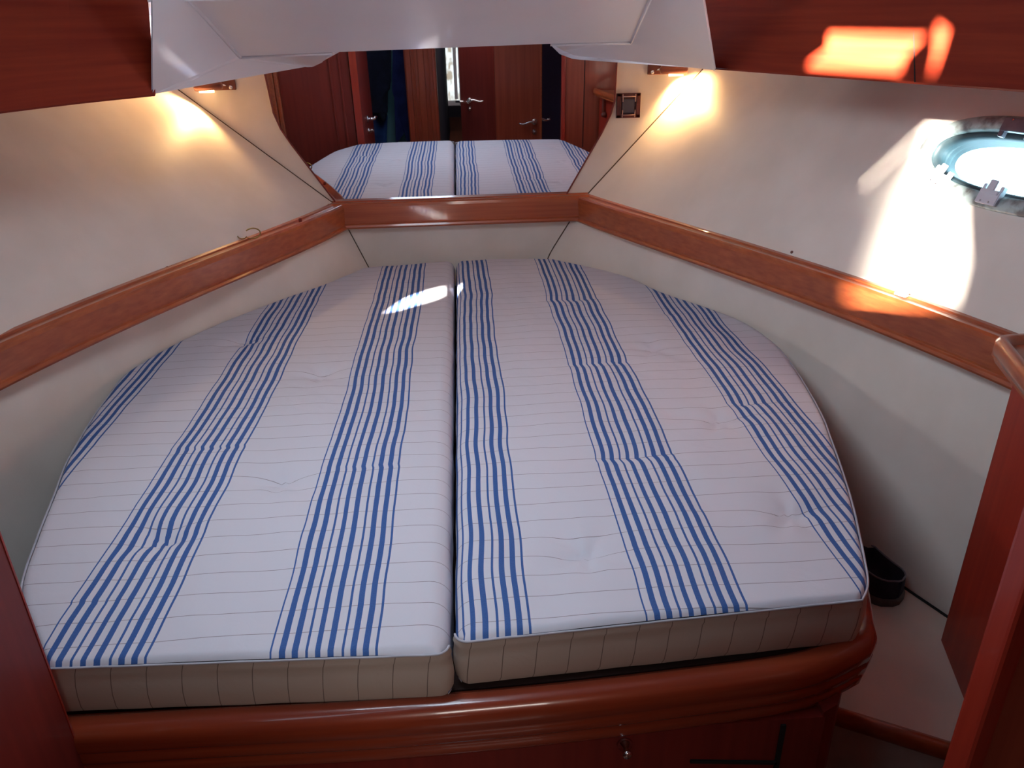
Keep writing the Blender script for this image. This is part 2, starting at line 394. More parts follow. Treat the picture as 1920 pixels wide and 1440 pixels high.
print('CEIL', [tuple(round(c, 2) for c in v) for v in (K1L, K1R, LS, RS, LT, RT_, LE, RE)])
LS0, RS0 = LS.copy(), RS.copy()
bk = lambda p: p + (p - CAM).normalized() * .10
bm = BM()
def poly(*p): return bm.faces.new([bm.verts.new(v) for v in p])
poly(K1L, KFL, KFR, K1R, K3R, K3L)
bmesh.ops.subdivide_edges(bm, edges=bm.edges, cuts=0)
poly(K1L, K3L, LT, LS); poly(LS, LT, bk(LT), bk(LS))
poly(K1L, LS, LE); poly(K1L, LE, LM, KFL)
poly(K1R, RS, RT_, K3R); poly(RS, bk(RS), bk(RT_), RT_)
poly(K1R, RE, RS); poly(K1R, KFR, RM, RE)
bmesh.ops.remove_doubles(bm, verts=bm.verts, dist=.0005)
bmesh.ops.recalc_face_normals(bm, faces=bm.faces)
if sum(f.normal.z for f in bm.faces) > 0: bmesh.ops.reverse_faces(bm, faces=bm.faces)
bmesh.ops.solidify(bm, geom=bm.faces[:], thickness=.012)
for f in bm.faces: f.smooth = False
be = [e for e in bm.edges if e.is_manifold and e.calc_face_angle(0) > .05]
bmesh.ops.bevel(bm, geom=be, offset=.005, segments=3, affect='EDGES', clamp_overlap=True)
ceil = struct(link('ceiling', bm, CEIL, smooth=False), 'pale glossy moulded headlining above the bed')
# fine raised bead that outlines the centre panel
bm = BM(); off = Vector((0, 0, -.002))
for a, b in ((K1L, K3L), (K1L, KFL), (K1R, K3R), (K1R, KFR)): tube(bm, [a + off, a.lerp(b, .5) + off, b + off], .0032, 8)
struct(link('trim_3', bm, CEIL, smooth=True), 'slim bead round the centre ceiling panel')
# upper deck closing the space above
bm = BM(); prism(bm, [(-1.6, Y1), (1.6, Y1), (1.6, 3.1), (-1.6, 3.1)], 1.98, 2.0)
for sx in (-1, 1): slab(bm, [(sx * 1.6, Y1 - .1, 1.47), (sx * 1.6, 3.1, 1.47), (sx * 1.6, 3.1, 2.0), (sx * 1.6, Y1 - .1, 2.0)], (sx * .02, 0, 0))
slab(bm, [(-1.6, 3.08, 0), (1.6, 3.08, 0), (1.6, 3.08, 2.0), (-1.6, 3.08, 2.0)], (0, .02, 0))
prism(bm, [(-1.3, 2.5), (1.2, 2.5), (1.2, 3.05), (-1.3, 3.05)], 1.62, 1.64)
slab(bm, [(-1.5, Y1 + .012, 1.64), (1.5, Y1 + .012, 1.64), (1.5, Y1 + .012, 2.02), (-1.5, Y1 + .012, 2.02)], (0, .02, 0))
prism(bm, [(-1.5, Y1), (1.5, Y1), (1.5, 2.4), (-1.5, 2.4)], 1.76, 1.78)
struct(link('ceiling.001', bm, CEIL), 'deckhead above the headlining')

# deck aft of the sloping headlining, with unseen openings added and shaped to place the sun patches
HZ = 1.97
def hb(p): p = Vector(p); return p - SUN_DIR * ((p.z - HZ) / SUN_DIR.z)
def wallhit(px, py):
    r = ray(px, py); lo = .8
    for i in range(2600):
        p = CAM + r * (.8 + i * .002)
        if p.z < 1.47 and p.x >= wall_pt(1, p.y, p.z).x: return p
LKI = fn([(.705, 2.27), (.80, 2.03), (.93, 1.72), (1.03, 1.46), (1.09, 1.2), (1.12, .8)])    # right locker face line
def lockhit(px, py):
    r = ray(px, py)
    for i in range(2600):
        p = CAM + r * (.8 + i * .002)
        if p.x >= LKI(p.y): return p
def on_lip(px): p = at_z(px, 150, 1.456); return p
sun_cut = [hb(lockhit(*p)) for p in [(1560, 72), (1648, 75), (1738, 78), (1712, 100), (1695, 118)]] + [hb(lockhit(1692, 134)), hb(lockhit(1516, 124)), hb(lockhit(1535, 112)), hb(lockhit(1557, 98))]
sun_cut = [(p.x, p.y) for p in sun_cut]
sun_cut3 = [hb(wallhit(*p)) for p in [(1738, 236), (1790, 246), (1765, 300), (1800, 380), (1800, 500), (1780, 570), (1648, 550), (1668, 470), (1705, 350)]]
sun_cut3 = [(p.x, p.y) for p in sun_cut3]
def grow(P, d, keep=(0, 1, 2, 3, 4, 5)):
    n = len(P); A = sum(P[i][0] * P[(i + 1) % n][1] - P[(i + 1) % n][0] * P[i][1] for i in range(n)); sg = 1 if A > 0 else -1; out = []
    for i in range(n):
        if i in keep: out.append(P[i]); continue
        a, b = Vector(P[i - 1]), Vector(P[(i + 1) % n]); t = (b - a).normalized(); out.append((P[i][0] + t.y * d * sg, P[i][1] - t.x * d * sg))
    return out
rings = [sun_cut3] + [grow(sun_cut3, d) for d in (.03, .06, .09, .12)]
def tinted(v):
    m = bpy.data.materials.new('sun_filter_tint'); m.use_nodes = True; nt = m.node_tree; nt.nodes.clear()
    o = nt.nodes.new('ShaderNodeOutputMaterial'); t = nt.nodes.new('ShaderNodeBsdfTransparent'); t.inputs[0].default_value = (v, v, v, 1); nt.links.new(t.outputs[0], o.inputs[0]); return m
for k, v in enumerate((.14, .035, .012, .005, .002)):  # added unseen filter panes, dim the sun patch and soften its edge
    b_ = curve_plate([rings[k]] + ([rings[k - 1]] if k else []), lambda x, y: Vector((x, y, HZ - .001))); 
    g_ = link('sun_softener' if k == 0 else 'sun_softener.%03d' % k, b_, tinted(v)); struct(g_, 'added unseen tinted pane that softens the sun patch on the wall')
sun_cut2 = [hb(lockhit(*p)) for p in [(1762, 55), (1782, 70), (1765, 110), (1748, 145), (1758, 105)]]
sun_cut2 = [(p.x, p.y) for p in sun_cut2]
print('HATCH', [tuple(round(a, 2) for a in h) for h in sun_cut], [tuple(round(a, 2) for a in h) for h in sun_cut2], [tuple(round(a, 2) for a in h) for h in sun_cut3])
bm = curve_plate([[(-1.6, -4.2), (1.6, -4.2), (1.6, Y1 + .03), (-1.6, Y1 + .03)], sun_cut, sun_cut2, rings[-1]], lambda x, y: Vector((x, y, HZ)))
struct(link('ceiling.002', bm, CEIL), 'deckhead over the doorway')
portal((-.36, .36, HZ + .02), (0, 0, -1), 1.1, 1.3)
portal(PC + Vector((.12, 0, 0)), PN, .5, .2).rotation_euler = Matrix((PT, PN.cross(PT) * -1, -PN)).transposed().to_euler()

# ------------------------------------------------------------------ overhead lockers
LKL = fn([(LS.x, LS.y), (-.78, 1.77), (-.865, 1.6), (-1.0, 1.3), (-1.08, 1.0), (-1.12, .8)])
def locker(f, y1, y0, side, label, seams):
    t = thing('overhead_locker', label, 'locker', (f(1.6), 1.6, 1.45))
    ys = lin(y0, y1, 16); bm = BM(); g = []
    top = .045
    prof = [(0, 1.452), (-.002, 1.458), (-.03, 1.62), (-.05, 1.95)]
    sweep(bm, [(f(y), y) for y in ys], [(0.0, 1.452), (.004, 1.456), (top, 1.64), (top + .02, 1.95), (-.02, 1.95), (-.018, 1.456)], 1 if side > 0 else -1)
    link('face', bm, W_L, t, False)
    bm = BM(); a = [bm.verts.new((f(y), y, 1.454)) for y in ys]; b = [bm.verts.new((wall_pt(side, y, 1.454).x, y, 1.454)) for y in ys]
    for i in range(len(ys) - 1): bm.faces.new((a[i], a[i + 1], b[i + 1], b[i]))
    o = link('underside', bm, W_L, t)
    for ysm in seams:
        bm = BM(); n = 1 if side > 0 else -1
        pts = [Vector((f(ysm) - side * .0045, ysm, 1.456)), Vector((f(ysm) - side * (top + .0005), ysm, 1.64)), Vector((f(ysm) - side * (top + .02), ysm, 1.94))]
        tube(bm, pts, .0016, 6); link('door_gap', bm, BLACK, t)
    return t
ys_r = at_z(1712, 158, 1.452).y
locker(LKI, RS.y + .07, .75, 1, 'glossy cherry wood overhead locker on the right above the porthole, lit by sun', [ys_r])
locker(LKL, LS.y + .007, .75, -1, 'glossy cherry wood overhead locker at the upper left above the hull lining', [])
# soffit shelf between the cove lips and the hull
for side, S, E in ((-1, LS, LE), (1, RS, RE)):
    bm = BM(); yy = lin(S.y, 2.98, 10)
    a = [bm.verts.new((S.x + (E.x - S.x) * min(1, (y - S.y) / (E.y - S.y)) if y <= E.y else E.x, y, 1.456 + .014 * min(1, (y - S.y) / (E.y - S.y)))) for y in yy]
    b = [bm.verts.new((wall_pt(side, y, 1.456).x, y, 1.456 + .014 * min(1, (y - S.y) / (E.y - S.y)))) for y in yy]
    for i in range(len(yy) - 1): bm.faces.new((a[i], a[i + 1], b[i + 1], b[i]))
    o = link('ceiling_soffit', bm, CEIL); o.name = 'ceiling.003' if side < 0 else 'ceiling.004'; struct(o, 'narrow soffit between headlining and hull lining')

# ------------------------------------------------------------------ wooden rails
RZ0, RZ1 = .872, .972
prof = [(-.012, RZ0 + .004), (.040, RZ0), (.050, RZ0 + .004), (.053, RZ0 + .010), (.050, RZ0 + .017), (.044, RZ0 + .020), (.045, RZ0 + .026), (.049, RZ1 - .016), (.047, RZ1 - .006), (.040, RZ1 - .001), (.012, RZ1 - .004), (.008, RZ1 + .001), (-.006, RZ1 + .002), (-.012, RZ1)]
def rail(f, side, label, y0):
    ys = lin(y0, 3.0, 60); bm = BM()
    sweep(bm, [(f(y), y) for y in ys], prof, 1 if side > 0 else -1)
    o = link('wooden_rail', bm, W_Y); tag(o, label, 'rail')
    md = o.modifiers.new('b', 'BEVEL'); md.width = .001; md.limit_method = 'ANGLE'; md.segments = 2
    return o
rail(RRAIL, 1, 'long varnished cherry rail running along the right hull lining below the porthole', 1.36)
rail(LRAIL, -1, 'long varnished cherry rail running along the left hull lining', .9)
bm = BM(); xs = lin(-.53, .47, 8)
sweep(bm, [(x, 3.006) for x in xs], [(o, z + (.0035)) for o, z in prof], -1)
o = link('wooden_rail', bm, W_X); tag(o, 'short varnished cherry rail across the bow directly under the mirror', 'rail')

# ------------------------------------------------------------------ mattresses
ZT, ZBOT = .75, .652
LOUT = [(-.645, .905), (-.70, .975), (-.775, 1.089), (-.821, 1.244), (-.857, 1.391), (-.885, 1.498), (-.898, 1.573), (-.920, 1.724), (-.932, 1.86), (-.935, 1.99), (-.873, 2.175), (-.787, 2.335), (-.647, 2.535), (-.513, 2.70), (-.385, 2.90)]
ROUT = [(.603, .945), (.632, .985), (.664, 1.07), (.711, 1.21), (.742, 1.318), (.776, 1.448), (.806, 1.572), (.836, 1.76), (.852, 1.92), (.848, 2.03), (.822, 2.16), (.752, 2.295), (.644, 2.465), (.541, 2.68), (.30, 2.925)]
def arclen(pts):
    s = [0]
    for a, b in zip(pts, pts[1:]): s.append(s[-1] + math.dist(a, b))
    return s
def resample(pts, n):
    s = arclen(pts); out = []
    for i in range(n + 1):
        t = s[-1] * i / n; k = max(j for j in range(len(s) - 1) if s[j] <= t + 1e-9); f = (t - s[k]) / (s[k + 1] - s[k])
        # catmull
        p0_, p1_, p2_, p3_ = pts[max(k - 1, 0)], pts[k], pts[k + 1], pts[min(k + 2, len(pts) - 1)]
        q = []
        for c in (0, 1):
            a0, a1, a2, a3 = p0_[c], p1_[c], p2_[c], p3_[c]
            q.append(.5 * (2 * a1 + (a2 - a0) * f + (2 * a0 - 5 * a1 + 4 * a2 - a3) * f * f + (3 * a1 - a0 - 3 * a2 + a3) * f ** 3))
        out.append(tuple(q))
    return out
def nz2(x, y, s, sd=0): return noise.noise(Vector((x * s, y * s, sd)))
tufts_px = {-1: [(528, 903), (602, 703), (300, 1010), (455, 640)], 1: [(1350, 790), (1480, 965), (1225, 655), (1100, 1040)]}
crease_px = {-1: [(400, 842, .09, .006), (700, 875, .08, .004), (110, 1130, .08, .004), (640, 560, .1, .003)],
             1: [(1195, 860, .10, .010), (1130, 684, .10, .009), (1065, 565, .10, .008), (1400, 760, .08, .006), (1230, 590, .07, .004), (1330, 960, .05, .003)]}
def mattress(side, label):
    t = thing('mattress', label, 'mattress', (side * .3 - .05, 1.9, ZBOT), 'striped mattress halves of the bed')
    xin = -.0550 if side < 0 else -.0470
    NT = 200; NS = 100
    out = resample(LOUT if side < 0 else ROUT, NT)
    yin0, yin1 = (.884, 2.945) if side < 0 else (.906, 2.945)
    fo = [Vector((p[0], p[1])) for p in out]; so_ = arclen(out)
    tuf = [at_z(px, py, ZT) for px, py in tufts_px[side]]
    cre = [(at_z(px, py, ZT), w_, a_) for px, py, w_, a_ in crease_px[side]]
    def P(s, tt):
        k = tt * NT; i = min(int(k), NT - 1); o = fo[i].lerp(fo[i + 1], k - i)
        yi = yin0 + (yin1 - yin0) * (so_[i] + (so_[i + 1] - so_[i]) * (k - i)) / so_[-1]
        bow = 0
        p = Vector((xin, yi)).lerp(o, s); a = abs(p.x - xin); b = p.y - (yin0 + (fo[0].y - yin0) * s); rc = .022
        if a < rc and b < rc:
            v0, v1 = (rc - a) / rc, (rc - b) / rc; m = max(v0, v1); ln = math.hypot(v0, v1)
            if ln > 1e-9:
                v0, v1 = v0 * m / ln, v1 * m / ln
                p = Vector((xin + side * (rc - v0 * rc), p.y - b + rc - v1 * rc))
        return p
    def relief(x, y):
        z = .0035 * nz2(x, y, 5, 1) + .0028 * nz2(x, y * .5, 14, 2) + .0008 * nz2(x, y, 34, 3)
        for c in tuf:
            dx, dy = x - c.x, y - c.y; r = math.hypot(dx, dy)
            if r < .25:
                th = math.atan2(dy, dx)
                z -= (.012 if side < 0 else .006) * math.exp(-(r / .035) ** 2) + .0026 * math.exp(-(r / .09) ** 2) * (1 + math.cos(5 * th + c.x * 9))
                z -= .003 * math.exp(-abs(dy - .12 * abs(dx)) / .008) * math.exp(-(dx / .07) ** 2)
        for c, w_, a_ in cre:
            dx, dy = x - c.x, y - c.y
            if abs(dx) < .3 and abs(dy) < .15: z -= a_ * .55 * math.exp(-(dx / w_) ** 2) * math.exp(-abs(dy + .15 * abs(dx)) / .010)
        return z
    def warp(x, y):
        du = .006 * nz2(x, y, 2.6, 5) + .0036 * nz2(x * .6, y, 9, 6)
        dv = .005 * nz2(x, y, 3, 8)
        for c, w_, a_ in cre:
            dx, dy = x - c.x, y - c.y
            if abs(dx) < .35 and abs(dy) < .3:
                wn = math.exp(-(dx / w_) ** 2)
                du += a_ * wn * math.exp(-abs(dy) / .05) * (1.0 if dy > 0 else .35)
                dv += a_ * .5 * wn * math.exp(-abs(dy) / .03)
        for c in tuf:
            dx, dy = x - c.x, y - c.y; r2 = dx * dx + dy * dy
            dv += .017 * math.exp(-r2 / .0030) * (1 if dy > -.01 else .3)
        return du, dv
    rI = .034; thick = ZT - ZBOT
    # column offsets (distance inside inner edge, drop) then fractions
    cols = [('in', 0.0, thick * .98), ('in', 0.0, thick * .7), ('in', 0, (thick + rI) / 2)]
    for a in range(0, 7): th = PI / 2 * a / 6; cols.append(('in', rI * (1 - math.cos(PI / 2 - th)) if 0 else rI * (1 - math.cos(th)), rI * (1 - math.sin(th))))
    for i in range(1, NS + 1): cols.append(('mid', i / NS, 0))
    rows = [('foot', i) for i in range(0)]
    bm = BM(); uvl = bm.loops.layers.uv.new('UVMap'); V = []; UV = {}
    rH = .03
    trows = [(i / NT, 0) for i in range(NT + 1)]
    # head end: last rows roll down
    roll = [(1, k) for k in range(1, 9)]
    for (tt, k) in trows + roll:
        row = []
        o = P(1, tt); wdt = abs(o.x - xin)
        arc = 0
        for kind, a, dr in cols:
            if kind == 'in': s = a / wdt; x_in_drop = dr
            else: s = (rI + (wdt - rI) * a) / wdt; x_in_drop = 0
            p = P(s, tt); x, y = p.x, p.y
            dout = (1 - s) * wdt                    # distance to outer edge
            drop = x_in_drop
            ro = .012
            if dout < ro: drop = max(drop, ro * (1 - math.sqrt(max(0, 1 - (1 - dout / ro) ** 2))))
            dfoot = (y - P(s, 0).y)
            if tt < .02 and dfoot < .010: drop = math.hypot(drop, .008 * (1 - math.sqrt(max(0, 1 - (1 - dfoot / .010) ** 2))))
            dh = max(0.0, P(s, 1).y - y)
            if k == 0 and dh < rH: drop = math.hypot(drop, rH * (1 - math.sqrt(max(0, 1 - (1 - dh / rH) ** 2))))
            if k > 0: drop = max(drop, rH + (thick - rH) * k / 8)
            drop = min(drop, thick * .985)
            fade = min(1, min(dout, abs(x - xin) + .0, dfoot + .004) / .05)
            puff = .004 * (1 - math.exp(-min(dout, abs(x - xin)) / .12))
            rel = (relief(x, y) * max(0, fade) + puff) * (1 if drop < .03 else .0)
            xx = x
            if kind == 'in' and drop > .02: xx += side * .0025 * nz2(y * 2, drop * 8, 6, 4)
            v = bm.verts.new((xx, y, ZT - drop + rel))
            du, dv = warp(x, y)
            # seen on the inner side the cloth runs on downwards
            uarc = x if kind == 'mid' else (xin + side * (rI - (PI / 2 * rI) * (1 - 0) + 0))
            if kind == 'in':
                if drop <= rI + 1e-6: th = math.asin(max(0, min(1, 1 - a / rI))) if a < rI else 0; uarc = xin + side * (rI - rI * (th))
                if drop > rI or a == 0: uarc = xin + side * (rI - rI * PI / 2 - (drop - rI))
            UV[v] = (uarc + du - (-.0) - .0, y + dv + (0 if k == 0 else .0)); row.append(v)
        V.append(row)
    for i in range(len(V) - 1):
        for j in range(len(cols) - 1):
            f = bm.faces.new((V[i][j], V[i][j + 1], V[i + 1][j + 1], V[i + 1][j]))
            for lp in f.loops: lp[uvl].uv = (UV[lp.vert][0] - UOFF[side], UV[lp.vert][1])
    cover = link('cover', bm, FAB, t, True); cover['label'] = 'blue striped top of the mattress'
    # side cloth: along the foot and the outer edge
    foot = [P(0, .012), P(0, .009), P(0, .006), P(0, .003)] + [P(s, 0) for s in lin(0, .03, 6)] + [P(s, 0) for s in lin(0.05, 1, 60)]; path = [(p.x, p.y) for p in foot] + [tuple(p) for p in out[1:]]
    rr = []; c_in = Vector((xin, yin0))
    # round the inner foot corner
    bm = BM(); uvl = bm.loops.layers.uv.new('UVMap'); sarc = arclen(path); R = []
    prof_ = [(0, ZT - .009), (.0035, ZT - .018), (.002, ZT - .024), (.004, ZT - .04), (.0055, ZT - .06), (.003, ZT - .085), (-.003, ZBOT)]
    n = len(path)
    for i in range(n):
        a = Vector(path[max(i - 1, 0)]); b = Vector(path[min(i + 1, n - 1)]); tg = (b - a).normalized(); nn = Vector((tg.y, -tg.x)) * (1 if side > 0 else -1)
        R.append([])
        for o_, z in prof_:
            wob = .0018 * nz2(sarc[i], z * 3, 12, 7)
            R[-1].append(bm.verts.new((path[i][0] + nn.x * (o_ + wob), path[i][1] + nn.y * (o_ + wob), z)))
    for i in range(n - 1):
        for j in range(len(prof_) - 1):
            f = bm.faces.new((R[i][j], R[i][j + 1], R[i + 1][j + 1], R[i + 1][j]))
            for lp, (ii, jj) in zip(f.loops, ((i, j), (i, j + 1), (i + 1, j + 1), (i + 1, j))): lp[uvl].uv = (sarc[ii] + .012 * side * (jj / 6) + .01, prof_[jj][1])
    sd = link('side_panel', bm, FABS, t, True); sd['label'] = 'plain pinstriped side cloth of the mattress'
    bm = BM(); tube(bm, [(p[0], p[1] - .0012, ZT - .0075 + .0008 * nz2(p[0], p[1], 20)) for p in path[:250]], .0021, 6); pp = link('piping', bm, FABP, t, True)
    return t
FABP = noise_mix(mat('piping_cloth', (.6, .58, .62), .85), (.40, .385, .43), (.47, .45, .50), 30)
# stripe bands start at these x positions
UOFF = {-1: -.325, 1: .2525}
mattress(-1, 'left half of the blue striped off-white mattress, plain cloth beside the middle gap')
mattress(1, 'right half of the blue striped off-white mattress, blue stripes beside the middle gap')

# ------------------------------------------------------------------ bed base
bb = thing('bed_base', 'varnished cherry bed base with rounded grooved rim under both mattress halves', 'bed base', (0, 1.5, 0))
FID = [(-.72, .868), (-.60, .866), (-.42, .864), (-.21, .860), (-.05, .862), (.116, .868), (.303, .880), (.45, .892), (.53, .905), (.59, .928), (.635, .962), (.665, 1.005), (.69, 1.07), (.738, 1.21), (.772, 1.318), (.808, 1.448), (.838, 1.572), (.87, 1.76), (.885, 1.95)]
FID = [(x - (.012 if y > 1.0 else 0), y + (.014 if x < .6 else .004)) for x, y in FID]
fp = resample(FID, 90)
zf = .0
prof = [(.03, .640), (.022, .650), (.010, .656), (-.002, .656), (-.012, .650), (-.018, .640), (-.020, .628), (-.019, .612), (-.016, .607), (-.018, .602), (-.017, .585), (-.012, .579), (-.014, .574), (-.012, .556), (-.006, .546), (.004, .543), (.03, .545)]
bm = BM(); sweep(bm, fp, [(o, z) for o, z in prof], 1); link('rim', bm, W_F, bb, True)
bm = BM(); pl = [(-.70, .89)] + [(p[0] - .0, p[1] + .03) for p in fp if p[0] < .56 and p[1] < .93] + [(p[0] - .02, p[1]) for p in fp if p[1] > .98]
pl += [(.80, 2.15), (.72, 2.3), (.60, 2.46), (.50, 2.68), (.30, 2.94), (-.38, 2.94), (-.48, 2.70), (-.61, 2.53), (-.75, 2.33), (-.84, 2.17), (-.90, 1.98), (-.88, 1.6), (-.79, 1.24), (-.70, 1.0)]
prism(bm, pl, .625, .645); link('platform', bm, mat('shaded_board', (.03, .012, .010), .8), bb)  # near-black board colour holds the shade between the mattress halves
bm = BM(); box(bm, (-.06, .905, .275), (1.22, .03, .55)); link('front_panel', bm, W_D, bb)
bm = BM(); prism(bm, [(.545, .890), (.575, .905), (.61, .955), (.66, 1.12), (.76, 1.45), (.83, 1.75), (.80, 1.75), (.72, 1.45), (.62, 1.12), (.57, .97), (.545, .92)], 0, .56); link('side_panel', bm, W_D, bb)
def dpx(px, py, y=.889): return at_y(px, py, y)
bm = BM(); a = dpx(1470, 1353); b = dpx(1462, 1438)
box(bm, (a.x, .888, .30), (.008, .004, .48)); d = dpx(1430, 1424); box(bm, (a.x - .075, .888, d.z), (.15, .004, .006), ry=.12)
link('panel_gap', bm, BLACK, bb)
kn = dpx(1175, 1411, .872)
bm = BM(); tube(bm, [(kn.x, .889, kn.z), (kn.x, .884, kn.z), (kn.x, .876, kn.z), (kn.x, .868, kn.z), (kn.x, .864, kn.z)], [.013, .012, .006, .0085, .006], 20)
k_ = link('knob', bm, CHROME, bb, True); k_['label'] = 'small round chrome push knob'

# ------------------------------------------------------------------ floor, side shelf, cabinet on the right
bm = BM(); prism(bm, [(-1.6, -4.2), (1.6, -4.2), (1.6, 3.1), (-1.6, 3.1)], -.03, 0); struct(link('floor', bm, FLOORM), 'dark wooden cabin sole')
TR = [at_z(1555, 1322, .3), at_z(1795, 1396, .3)]
sh = thing('side_shelf', 'low cream laminate shelf with cherry edge beside the bed on the right', 'shelf', (.85, 1.3, .0))
dr = (TR[1] - TR[0]).normalized(); e0 = TR[0] - dr * .12; e1_ = TR[1] + dr * .13
bm = BM(); pl = [(e0.x, e0.y), (e1_.x, e1_.y)] + [(wall_pt(1, y, .3).x, y) for y in lin(1.0, 2.0, 12)] + [(.70, 2.0), (.65, 1.3)]
prism(bm, pl, .285, .300); link('top', bm, SHELF, sh)
bm = BM(); n2 = Vector((dr.y, -dr.x, 0)); n2 = n2 if n2.y < 0 else -n2
sweep(bm, [(e0.x, e0.y), (e1_.x, e1_.y)], [(-.004, .2995), (.008, .304), (.016, .302), (.020, .294), (.020, .272), (.014, .264), (-.004, .266)], -1); link('edge', bm, W_X, sh, True)
bm = BM(); slab(bm, [(e0.x, e0.y + .0, 0), (e1_.x, e1_.y, 0), (e1_.x, e1_.y, .285), (e0.x, e0.y, .285)], -n2 * .015); link('front_panel', bm, SHELF, sh)
bm = BM(); tube(bm, [wall_pt(1, y, .302) + Vector((-.002, 0, 0)) for y in lin(1.2, 1.75, 12)], .0035, 6); struct(link('trim_4', bm, BLACK), 'dark joint between side shelf and hull lining')

cb = thing('cabinet', 'cherry cabinet with rounded raised-edge top at the right edge beside the doorway', 'cabinet', (1.05, 1.05, 0))
C0, C1, C2 = Vector((1.033, 1.303)), Vector((.975, 1.096)), Vector((.885, .76))
bm = BM(); body = [(C0.x, C0.y), (C1.x, C1.y), (C2.x, C2.y), (1.13, .76), (1.09, 1.303)]
vs0 = BM(); prism(bm, body, .0, .985)
ed = [e for e in bm.edges if all(abs(v.co.x - C0.x) < 1e-4 and abs(v.co.y - C0.y) < 1e-4 for v in e.verts)]
bmesh.ops.bevel(bm, geom=ed, offset=.016, segments=5, affect='EDGES'); link('body', bm, W_Z, cb)
# counter top with a rolled rim
top = [(1.010 + .018, 1.343), (1.005, 1.338), (.998, 1.31), (.955, 1.17), (.90, .98), (.845, .80), (.845, .76), (1.26, .76), (1.20, 1.05), (1.12, 1.345)]
bm = BM(); prism(bm, top, .978, 1.008); bmesh.ops.bevel(bm, geom=[e for e in bm.edges], offset=.006, segments=3, affect='EDGES', clamp_overlap=True); link('top', bm, W_Y, cb)
bm = BM(); rim = [(1.12, 1.340), (1.05, 1.342), (1.022, 1.338), (1.008, 1.325), (1.000, 1.30), (.958, 1.17), (.905, .98), (.850, .80), (.850, .765)]
rim = resample(rim, 60)
sweep(bm, rim, [(-.004, .985), (-.008, .998), (-.007, 1.014), (-.001, 1.022), (.010, 1.022), (.018, 1.014), (.021, 1.006), (.021, .985)], 1)
link('raised_rim', bm, W_Y, cb, True)
lk = mir(1110, 215, .83)
bm = BM(); tube(bm, [(.905, .86, .875), (.897, .862, .875), (.885, .866, .875), (.880, .867, .875)], [.018, .018, .013, .008], 18); o = link('lock', bm, BRONZE, cb, True); o['label'] = 'round dark lock knob'
bm = BM(); box(bm, (.893, .845, .93), (.006, .022, .09), rz=-.26); link('latch_plate', bm, BRONZE, cb)

# ------------------------------------------------------------------ porthole
ph = struct(bpy.data.objects.new('window_1', None)); COL.objects.link(ph); ph.location = PC; ph['label'] = 'elongated oval porthole in the right hull lining with weathered metal ring'
TH = [2 * PI * k / 96 for k in range(96)]
def ringloft(bm, secs):
    """secs: (shrink, out) from the outer ellipse; out = metres into the cabin"""
    R = [[bm.verts.new(pell(PA - s, PB - s * .95, th) + PN * o) for th in TH] for s, o in secs]
    for i in range(len(R) - 1):
        for k in range(96): bm.faces.new((R[i][k], R[i][(k + 1) % 96], R[i + 1][(k + 1) % 96], R[i + 1][k]))
    return bm
bm = ringloft(BM(), [(-.001, -.006), (0, .004), (.003, .008), (.012, .011), (.030, .010), (.036, .006), (.037, -.012), (.037, -.03)]); link('frame_ring', bm, RINGM, ph, True)
bm = ringloft(BM(), [(.035, -.008), (.037, -.004), (.043, -.006), (.048, -.014), (.049, -.028), (.049, -.075)]); link('gasket', bm, RUBBER, ph, True)
bm = BM(); c0 = [bm.verts.new(pell(PA - .047, PB - .045, th) - PN * .026) for th in TH]; c1 = [bm.verts.new(pell(PA - .047, PB - .045, th) - PN * .034) for th in TH]
bm.faces.new(c0); bm.faces.new(c1[::-1]); link('pane', bm, PANE, ph)
# hinged clips: two on the lower rim, a wide one on the upper rim
def latch(th, wd, hgt, mt_, tab=True, name='latch'):
    c = pell(PA - .026, PB - .024, th); tx = (pell(PA - .026, PB - .024, th + .03) - pell(PA - .026, PB - .024, th - .03)).normalized()
    iy = PN.cross(tx); 
    if iy.dot(PC - c) < 0: iy = -iy
    R = Matrix((tx, iy, PN)).transposed().to_4x4(); bm = BM()
    def bx(cc, s, bev=.0015):
        n0 = set(bm.verts); r = bmesh.ops.create_cube(bm, size=1); vs = r['verts']; bmesh.ops.scale(bm, vec=s, verts=vs)
        bmesh.ops.bevel(bm, geom=list({e for v in vs for e in v.link_edges}), offset=bev, segments=2, affect='EDGES')
        vv = [v for v in bm.verts if v not in n0]
        bmesh.ops.transform(bm, matrix=Matrix.Translation(c + R.to_3x3() @ Vector(cc)) @ R, verts=vv)
    bx((0, 0, .016), (wd, hgt, .010)); bx((-wd * .42, .008, .012), (wd * .16, hgt * 1.25, .014)); bx((wd * .42, .008, .012), (wd * .16, hgt * 1.25, .014))
    bx((0, hgt * .35, .022), (wd * .85, hgt * .3, .006))
    if tab: bx((0, hgt * .8, .022), (wd * .38, hgt * .75, .005))
    o = link(name, bm, mt_, ph)
    bm = BM()
    for sx in (-1, 1):
        p = c + tx * (sx * wd * .2) - iy * (hgt * .35) + PN * .0215; tube(bm, [p, p + PN * .0015], .0022, 10)
    link('screw', bm, CHROME, o)
def theta_for(px, py):
    best = min(TH, key=lambda th: (lambda q: (q[0] - px) ** 2 + (q[1] - py) ** 2)(project(pell(PA - .026, PB - .024, th)))); return best
def project(P):
    v = Vector(P) - CAM; x = ax.dot(v); y = ay.dot(v); z = -az.dot(v); return (960 + F_PX * x / z, 720 - F_PX * y / z)
latch(theta_for(1783, 313), .050, .030, LATCHM); latch(theta_for(1875, 348), .054, .032, LATCHM); latch(theta_for(1912, 248), .080, .030, noise_mix(mat('grey_hinge', (.2, .17, .2), .4, .3), (.16, .13, .16), (.22, .19, .22), 20), False)

